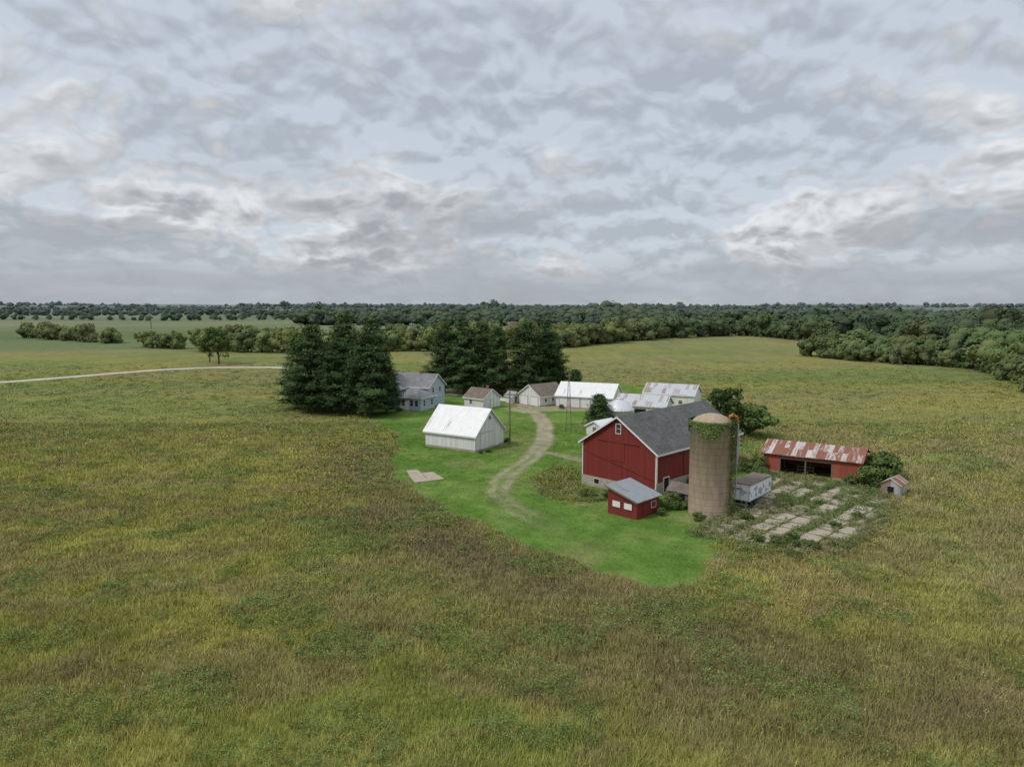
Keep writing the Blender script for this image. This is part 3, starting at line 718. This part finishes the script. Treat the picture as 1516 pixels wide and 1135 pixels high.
bushes=[(37,105,2.8),(53.6,100.5,3.8),(49.6,96.5,2.9),(20.4,86.2,2.0),(18.6,85.8,1.3),(17.9,82.9,1.),(44.8,133,6.8),(10,92.2,1.6),(12.6,91.2,1.3),(38.5,130,4.),(55,104,3.6),(36.,102.5,2.),(27.5,81.2,1.2),(-4.,119.5,.9),(-5.3,118.6,.7),(-1,128.5,1.),(51.8,97.8,2.6),(21.9,80.6,1.1),(26,96.5,2.),(22.,91.,1.2),(12,171,1.2),(-27,167,1.3),(-15,170,1.4),
 (27.5,71.5,1.3),(29.5,72.2,1.6),(31.,70.8,1.2),(26.,73,1.),(33.5,71.5,.9),(36.5,101,1.8),(34.5,99,1.3),(47.5,97.5,1.7),(50.5,99,2.2),(36.5,78,.9),(41,82,1.),(28,68.5,1.)]
for i,(x,y,h) in enumerate(bushes):
    z=float(terr(np.array([x]),np.array([y]))[0]); obj('bush',bm[i%3],None,(x,y,z-.1),random.uniform(0,6),(h/3*1.1,h/3*1.1,h/3))
dm=decid_mesh('field_tree_mesh',16,7,77,.2,80,80,.5,None,.9)
obj('deciduous_tree',dm,None,(-124.5,301,0),1.,1.); obj('deciduous_tree',dm,None,(-133,312,0),3.,.75)

r=np.random.default_rng(5); C=[];Nn=[]
for k in range(3600):
    az=r.uniform(0,6.283); m_=.5+.5*math.sin(az*3+1)
    drop=(r.random()**1.8)*(.5+1.5*m_)
    if r.random()>.45+.55*m_: continue
    rr=2.6+r.uniform(0,.16); C.append((rr*math.cos(az),rr*math.sin(az),11.4-drop)); Nn.append((math.cos(az)+r.normal()*.3,math.sin(az)+r.normal()*.3,.5))
for k in range(1500):
    az=-.50+r.normal()*.22; z=11.5*(1-r.random()**1.4); rr=2.6+r.uniform(0,.4); C.append((rr*math.cos(az),rr*math.sin(az),z)); Nn.append((math.cos(az),math.sin(az),.3))
V,F=leafquads(np.array(C),np.array(Nn),.2,1.2,r)
iv=np_mesh('silo_ivy',V,F,[M['leaf']],None,np.repeat(r.random(len(C)),4)); obj('ivy',iv,bpy.data.objects['concrete_silo'])

# ------------------------------------------------------------ INSTANCED TREES
def template_collection(name,meshes):
    c=bpy.data.collections.new(name)
    for i,m in enumerate(meshes):
        o=bpy.data.objects.new('%s_%02d'%(name,i),m); c.objects.link(o)
    return c
def scatter(name,P,scl,rot,idx,col,coll):
    n=len(P); me=bpy.data.meshes.new(name); me.vertices.add(n); me.vertices.foreach_set('co',np.asarray(P,np.float32).ravel())
    a=me.attributes.new('scl','FLOAT_VECTOR','POINT'); a.data.foreach_set('vector',np.asarray(scl,np.float32).ravel())
    a=me.attributes.new('rotz','FLOAT','POINT'); a.data.foreach_set('value',np.asarray(rot,np.float32))
    a=me.attributes.new('idx','INT','POINT'); a.data.foreach_set('value',np.asarray(idx,np.int32))
    a=me.attributes.new('fcol','FLOAT_COLOR','POINT'); a.data.foreach_set('color',np.hstack([col,np.ones((n,1))]).astype(np.float32).ravel())
    o=obj(name,me); gnt=bpy.data.node_groups.new(name+'_gn','GeometryNodeTree')
    gnt.interface.new_socket('Geometry',in_out='INPUT',socket_type='NodeSocketGeometry'); gnt.interface.new_socket('Geometry',in_out='OUTPUT',socket_type='NodeSocketGeometry')
    nd=gnt.nodes; gi=nd.new('NodeGroupInput'); go=nd.new('NodeGroupOutput'); ip=nd.new('GeometryNodeInstanceOnPoints'); ci=nd.new('GeometryNodeCollectionInfo')
    ci.inputs['Collection'].default_value=coll; ci.inputs['Separate Children'].default_value=True; ci.inputs['Reset Children'].default_value=True
    def na(nm,dt):
        x=nd.new('GeometryNodeInputNamedAttribute'); x.data_type=dt; x.inputs['Name'].default_value=nm
        return [s for s in x.outputs if s.enabled and s.name=='Attribute'][0]
    lk=gnt.links; lk.new(gi.outputs[0],ip.inputs['Points']); lk.new(ci.outputs[0],ip.inputs['Instance']); ip.inputs['Pick Instance'].default_value=True
    lk.new(na('idx','INT'),ip.inputs['Instance Index']); lk.new(na('scl','FLOAT_VECTOR'),ip.inputs['Scale'])
    cx=nd.new('ShaderNodeCombineXYZ'); lk.new(na('rotz','FLOAT'),cx.inputs[2]); er=nd.new('FunctionNodeEulerToRotation'); lk.new(cx.outputs[0],er.inputs[0]); lk.new(er.outputs[0],ip.inputs['Rotation'])
    lk.new(ip.outputs[0],go.inputs[0]); md=o.modifiers.new('scatter','NODES'); md.node_group=gnt
    print(name,n); return o

tm=[decid_mesh('hedge_tree_%d'%i,12,5.6,700+i,.0,60,40,.62,M['leafi'],1.0,.2,.82) for i in range(4)]
td=[decid_mesh('far_tree_%d'%i,12,6.8,800+i,.0,24,10,1.3,M['leafi'],1.0,.15,.9) for i in range(3)]
TC=template_collection('broadleaf',tm+td)
TX=[];TY=[];TH=[];TCc=[];TF=[]
cD=np.array((.060,.088,.040)); cL=np.array((.155,.188,.066)); cM=np.array((.102,.138,.052))
def addt(x,y,h,c,far): TX.append(x);TY.append(y);TH.append(h);TCc.append(c);TF.append(far)
def line(pts,h,sp,wd,c,far=False,gap=0):
    pts=np.array(pts,float)
    for i in range(len(pts)-1):
        a_,b_=pts[i],pts[i+1]; d=math.hypot(*(b_-a_)); n=max(1,int(d/sp)); ux,uy=(b_-a_)/d
        for j in range(n):
            if random.random()<gap: continue
            t=(j+random.random())/n*d; q=random.uniform(-wd,wd)
            addt(a_[0]+ux*t-uy*q,a_[1]+uy*t+ux*q,h*random.uniform(.65,1.25),c,far)
line([(-374,548),(-253,458)],11.5,6,5,cL,gap=.05); line([(-223,425),(-186,402)],10.5,5,3,cL)
line([(-172,392),(-123,374),(-66,388),(-39,393)],12.5,4.,5,cL); line([(-39,393),(29,425),(107,530)],14.5,5,7,cL*.9)
line([(-172,410),(-39,412),(29,445),(100,548)],13,6,6,cM)
line([(107,530),(174,594),(212,600),(214,520),(212,500)],15,5,8,cM*.85)
line([(150,356),(160,314),(176,292),(184,274),(172,240),(156,208),(162,176),(178,150)],11,3.6,4,cM*1.15)
line([(160,356),(170,318),(188,294),(196,270),(184,240),(168,206),(176,170)],14,5,6,cM)
line([(182,235),(168,200),(176,165)],18,6,7,cM*.9)
def region(n,y0,y1,k0,k1,h0,h1,c,fn,far):
    y=rng.uniform(y0,y1,n); x=rng.uniform(k0,k1,n)*y; k=fn(x,y); x,y=x[k],y[k]
    for a_,b_ in zip(x,y): addt(a_,b_,random.uniform(h0,h1)*(1.35 if random.random()<.08 else 1),c if random.random()<.75 else cM*.8,bool(b_>480))
region(4200,260,1400,.20,1.05,12,19,cD,lambda x,y:~((y<620)&(x<175+(y-260)*.12+25*(y<400)))&~((y<640)&(x<235))&~((fbm(x,y,1/260.,2,15)<.40)&(y>500)),True)
region(1700,900,1400,-.30,.22,14,23,cD,lambda x,y:fbm(x*.5,y*1.8,1/150.,2,17)>.52,True)
line([(-300,1000),(-250,980),(-120,940),(40,900),(200,860)],15,9,8,cD*1.05,True,gap=.1)
for _ in range(55):
    y=random.uniform(1200,4200); x=random.uniform(-.95,.95)*y; ln=random.uniform(150,700); ang=random.gauss(0,.15)
    line([(x-ln*math.cos(ang),y-ln*math.sin(ang)),(x+ln*math.cos(ang),y+ln*math.sin(ang))],random.uniform(9,17),14,10,cD*1.1,True,gap=.15)
region(1700,2800,5200,-.95,.95,14,22,cD*1.1,lambda x,y:fbm(x,y,1/600.,2,19)>.45,True)
TX=np.array(TX);TY=np.array(TY);TH=np.array(TH);TCc=np.array(TCc);TF=np.array(TF,bool); n=len(TX)
z=terr(TX,TY)-.3; s=TH/12*rng.uniform(.8,1.15,n); w_=s*rng.uniform(.9,1.3,n)
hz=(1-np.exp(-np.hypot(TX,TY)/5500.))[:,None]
cc=TCc*rng.uniform(.8,1.2,(n,1))*np.stack([rng.uniform(.88,1.15,n),np.ones(n),rng.uniform(.85,1.1,n)],1); cc=cc*(1-hz)+np.array((.20,.25,.30))*hz  # leaf colour varies per tree; distance haze is blended into it as blue-grey
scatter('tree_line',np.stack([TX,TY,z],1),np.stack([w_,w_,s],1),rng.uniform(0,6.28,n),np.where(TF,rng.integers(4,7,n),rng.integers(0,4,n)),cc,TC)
print('t trees',time.time()-T0)

# ------------------------------------------------------------ MEADOW (one real mesh of blades, stems, heads)
class Veg:
    def __init__(s): s.V=[];s.C=[]
    def blades(s,cx,cy,cz,k,rad,h,w,col,var=.22,lean=1.05,rr=None):
        n=len(cx)*k; R=lambda a:np.repeat(a,k,axis=0)
        X=R(cx)+rng.normal(size=n)*R(rad)*.6; Y=R(cy)+rng.normal(size=n)*R(rad)*.6; Z=R(cz)
        H=R(h)*rng.uniform(.5,1.1,n); Wd=R(w)*rng.uniform(.6,1.4,n); a=rng.uniform(0,6.283,n); le=H*rng.uniform(.3,1.,n)*lean; b=a+rng.uniform(.9,2.2,n)
        px,py=np.cos(b)*Wd/2,np.sin(b)*Wd/2
        V=np.empty((n,3,3),np.float32); V[:,0]=np.stack([X-px,Y-py,Z-.05],1); V[:,1]=np.stack([X+px,Y+py,Z-.05],1); V[:,2]=np.stack([X+np.cos(a)*le,Y+np.sin(a)*le,Z+H],1)
        C=R(col)*(1+var*rng.normal(size=(n,1)).clip(-1.6,1.6))*(1+.06*rng.normal(size=(n,3)))
        s.V.append(V.reshape(-1,3)); s.C.append(np.repeat(C.clip(.005,.9),3,axis=0).astype(np.float32))
    def bits(s,cx,cy,cz,k,rad,z0,z1,size,col,var=.2):
        n=len(cx)*k; R=lambda a:np.repeat(a,k,axis=0)
        q=rng.normal(size=(n,3)); q/=np.linalg.norm(q,axis=1,keepdims=True); q*=(rng.random(n)**.45)[:,None]
        zc=R((z0+z1)/2); zh=R((z1-z0)/2)
        P=np.stack([R(cx)+q[:,0]*R(rad),R(cy)+q[:,1]*R(rad),R(cz)+zc+q[:,2]*zh],1)
        a=rng.normal(size=(n,3))*np.array((1,1,.45)); b=rng.normal(size=(n,3))*np.array((1,1,.45))
        a/=np.linalg.norm(a,axis=1,keepdims=True);b/=np.linalg.norm(b,axis=1,keepdims=True); sz=(R(size)*rng.uniform(.6,1.3,n))[:,None]
        V=np.stack([P-a*sz*.6,P+a*sz*.6,P+b*sz],1)
        C=(R(col) if np.ndim(col)==2 else np.tile(np.array(col),(n,1)))*(1+var*rng.normal(size=(n,1)).clip(-1.8,1.8))
        s.V.append(V.reshape(-1,3).astype(np.float32)); s.C.append(np.repeat(C.clip(.005,.9),3,axis=0).astype(np.float32))
    def done(s,name):
        V=np.vstack(s.V); C=np.vstack(s.C); F=np.arange(len(V),dtype=np.int32).reshape(-1,3); print(name,len(F))
        return obj(name,np_mesh(name,V,F,[M['veg']],fcol=C))
BLD=[((22.6,104.45),45,11.9,6.9),((14.75,84.15),45,2.5,2.3),((-8.5,126.3),-31.9,5.5,4.6),((45.7,105.2),-32.7,6.7,4.1),((31,88.95),49,3.6,1.3),((50.9,92.6),46,1.7,1.4)]
def outside_b(x,y):
    k=np.ones(len(x),bool)
    for (cx,cy),an,hl_,hw_ in BLD:
        a_=math.radians(an); u=(x-cx)*math.cos(a_)+(y-cy)*math.sin(a_); v=-(x-cx)*math.sin(a_)+(y-cy)*math.cos(a_); k&=~((np.abs(u)<hl_)&(np.abs(v)<hw_))
    return k&(np.hypot(x-Sx,y-Sy)>2.6)
def cand(n,y0,y1,k=.80,pad=5):
    y=np.sqrt(rng.uniform(y0*y0,y1*y1,n)); x=rng.uniform(-1,1,n)*(k*y+pad); return x,y
xs=[];ys=[]
for n,y0,y1 in ((34000,31,58),(34000,58,95),(30000,95,150),(26000,150,330)):
    x,y=cand(n,y0,y1); xs.append(x);ys.append(y)
x=np.concatenate(xs);y=np.concatenate(ys)
jx=(fbm(x,y,1/3.,2,61)-.5)*2.4
ls=sdist(x,y,LAWN)+jx; ss_=sdist(x,y,SLABS); wd_=sdist(x,y,WEED)
keep=((ls>.3)|(wd_<0))&(ss_>0)&outside_b(x,y)&(seg_dist(x,y,list(map(tuple,RD)))>5)&(rng.random(len(x))<1-sstep(220,330,y))
x,y,ls,wd_=x[keep],y[keep],ls[keep],wd_[keep]; n=len(x); z=terr(x,y)
cl=fbm(x,y,1/6.,3,101); cl2=fbm(x,y,1/11.,3,111); cl3=fbm(x,y,1/5.,3,121); fine=fbm(x,y,1/1.6,2,141)
ds=np.clip(y/45.,.8,5)
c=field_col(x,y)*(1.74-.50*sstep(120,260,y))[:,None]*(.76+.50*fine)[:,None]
hgt=(.24+.42*cl)*rng.uniform(.7,1.3,n)*(1-.5*sstep(120,240,y))
veg=Veg()
veg.blades(x,y,z,11,.42*ds**.6,hgt,.050*ds,c)
u=rng.random(n)
k=u<.12+.45*sstep(.5,.66,cl); veg.bits(x[k],y[k],z[k],5,.32*ds[k]**.5,hgt[k]*.75,hgt[k]*1.25,.055*ds[k],np.tile((.29,.225,.13),(k.sum(),1)),.25)
u=rng.random(n)
g_=(u<.02+.18*sstep(.54,.70,cl2))|((np.hypot((x+27)/13,(y-114)/24)<1)&(u<.32)&(ls<18))|((u<.12)&(x>12)&(y<48))
veg.bits(x[g_],y[g_],z[g_],6,.22*ds[g_]**.5,hgt[g_]*.9,hgt[g_]*1.25,.05*ds[g_],(.48,.43,.045),.25)
u=rng.random(n)
l_=((cl3>.60)&(u>.65))|((ls<5)&(ls>0)&(u>.6)&(cl3>.47))|((wd_<0)&(u<.4))
veg.bits(x[l_],y[l_],z[l_],24,.45*ds[l_]**.4,np.zeros(l_.sum()),hgt[l_]*1.35,.10*ds[l_]**.6,np.array((.150,.205,.062))*(.8+.5*fine[l_])[:,None],.25)
u=rng.random(n); w2=(fbm(x,y,1/9.,3,131)>.66)&(u>.97)&(y<75)
veg.bits(x[w2],y[w2],z[w2],5,.3+0*ds[w2],hgt[w2],hgt[w2]*1.2,.05+0*ds[w2],(.60,.60,.54),.1)
veg.done('meadow_grass')
x=rng.uniform(15,56,14000);y=rng.uniform(62,108,14000); s=sdist(x,y,SLABS)
A=(x+y)*.7071; Bq=(x-y)*.7071
period=(Bq+47)%(5.4); strip=(period>4.2)|((period>2.)&(period<2.2)); u=rng.random(len(x))
keep=(s<1.8)&outside_b(x,y)&((strip&(u<.75))|(s>-.8)&(u<.6)|(u<.06)|((fbm(x,y,1/4.,2,7)>.60)&(u<.5)))
x,y=x[keep],y[keep]; n=len(x); c=np.zeros((n,3))+np.array((.16,.215,.075)); c=mixc(c,(.29,.26,.14),(fbm(x,y,1/4.,2,9)-.3)*1.6)
v2=Veg(); hg=rng.uniform(.2,.8,n); v2.blades(x,y,0*x,14,.33+0*x,hg,.08+0*x,c)
k=rng.random(n)<.45; v2.bits(x[k],y[k],0*x[k],30,.42+0*x[k],0*x[k],hg[k]*1.4,.14+0*x[k],c[k]*.9,.25)
v2.done('slab_weeds')
x=rng.uniform(-32,40,42000); y=rng.uniform(58,150,42000); s=sdist(x,y,LAWN)
keep=(s<.5)&outside_b(x,y)&(seg_dist(x,y,DRIVE)>1.7)&(sdist(x,y,SLABS)>0)
x,y=x[keep],y[keep]; n=len(x); c=ground_col(x,y)*1.4; d_=np.clip(y/70,.8,2)
v3=Veg(); v3.blades(x,y,terr(x,y),9,.4+0*x,.09+.06*rng.random(n),.05*d_,c,.16,1.4)
v3.done('lawn_grass')
print('t veg',time.time()-T0)

for x,y,d,s in ((-190,812,(.8,-.6),.8),(0,880,(.9,.4),.9),(60,1100,(.9,-.4),1.1),(640,1400,(.9,-.3),2.)):
    E=outb('distant_farmhouse',(x,y),d,12*s,8*s,4.5*s,8*s,'white' if x!=0 else 'redshed','shing3'); E.location.z=float(terr(np.array([x]),np.array([y]))[0])
    for u in (-3*s,0,3*s): window(E,'-y',12*s,8*s,u,1.2,1,1.4)

# ------------------------------------------------------------ SKY
sd=Vector((-.62,-.30,.80)).normalized()
w=bpy.data.worlds.new('World'); scene.world=w; w.use_nodes=True; nt=w.node_tree; nt.nodes.clear(); g=N(nt)
sky=g.n('ShaderNodeTexSky',sky_type='NISHITA'); sky.sun_disc=False; sky.sun_elevation=math.asin(sd.z); sky.sun_rotation=math.atan2(sd.x,sd.y); sky.altitude=300; sky.dust_density=2.
b1=g.n('ShaderNodeBackground'); g.l(sky.outputs[0],b1.inputs[0]); b1.inputs[1].default_value=.12
D=g.n('ShaderNodeTexCoord').outputs['Generated']; X=g.xyz(D); z=g.m('MAXIMUM',X[2],0.)
den=g.m('ADD',z,.42); q=g.comb(g.m('DIVIDE',X[0],den),g.m('DIVIDE',X[1],den),0.)
wv=g.v('SCALE',g.v('SUBTRACT',g.noise(q,4.5,2,.5,1,'2D'),(.5,.5,.5)),.10)
qw=g.v('ADD',q,wv)
def dens(k,det):
    p=g.v('ADD',g.v('SCALE',qw,k),(7.6,2.3,0.))
    f=g.noise(p,2.3,det,.48,0,'2D')
    vo=g.n('ShaderNodeTexVoronoi',feature='F1',voronoi_dimensions='2D'); g.l(p,vo.inputs['Vector']); vo.inputs['Scale'].default_value=8.
    vo.inputs['Detail'].default_value=2; vo.inputs['Roughness'].default_value=.55; vo.inputs['Lacunarity'].default_value=2.2
    return g.m('ADD',g.m('MULTIPLY',f,.80),g.m('MULTIPLY',g.m('SUBTRACT',.7,vo.outputs['Distance']),.20))
n1=dens(1.,6); n2=dens(1.03,4)
big=g.noise(g.v('ADD',q,(11.,4.,0)),1.0,2,.5,0,'2D')
rel=g.m('MAXIMUM',g.m('MINIMUM',g.m('SUBTRACT',n2,n1),.07),-.07)
cov=g.m('ADD',n1,g.m('MULTIPLY',g.m('SUBTRACT',big,.5),.6))
thin=(.53,.58,.64); light=(.69,.71,.735); dark=(.42,.44,.475)
c=g.mix(g.ss(.38,.50,cov),thin,light)
c=g.mix(g.m('MULTIPLY',g.ss(.47,.68,cov),.9),c,dark)
c=g.v('SCALE',c,g.m('ADD',1.,g.m('MULTIPLY',rel,2.2)))
flat=g.noise(g.comb(g.m('MULTIPLY',X[0],1.6),g.m('MULTIPLY',X[2],14.),0.),1.5,4,.5,0,'2D')
c=g.mix(g.m('MULTIPLY',g.m('MULTIPLY',g.ss(.42,.60,flat),g.ss(.21,.09,z)),.6),c,(.36,.38,.415))
c=g.mix(g.m('MULTIPLY',g.ss(.09,.0,z),.8),c,(.40,.435,.48))
c=g.v('SCALE',c,g.m('MULTIPLY_ADD',g.ss(.3,.95,z),.6,1.))
b2=g.n('ShaderNodeBackground'); g.l(c,b2.inputs[0]); b2.inputs[1].default_value=1.
mx=g.n('ShaderNodeMixShader'); g.l(g.m('MULTIPLY_ADD',g.ss(.30,.42,cov),.12,.86),mx.inputs[0]); g.l(b1.outputs[0],mx.inputs[1]); g.l(b2.outputs[0],mx.inputs[2])
o=g.n('ShaderNodeOutputWorld'); g.l(mx.outputs[0],o.inputs[0])
sl=bpy.data.lights.new('sun','SUN'); sl.energy=1.8; sl.angle=math.radians(10); sl.color=(1.,.96,.90)
so=bpy.data.objects.new('sun',sl); so.rotation_euler=sd.to_track_quat('Z','Y').to_euler(); so.location=(0,0,80); COL.objects.link(so)

# ------------------------------------------------------------ CAMERA
cam=bpy.data.cameras.new('camera'); cam.lens=24.98; cam.sensor_width=36; cam.clip_end=20000; cam.clip_start=.5
co=bpy.data.objects.new('camera',cam); co.location=(0,0,25); co.rotation_euler=(math.radians(90-6.27),0,0); COL.objects.link(co); scene.camera=co
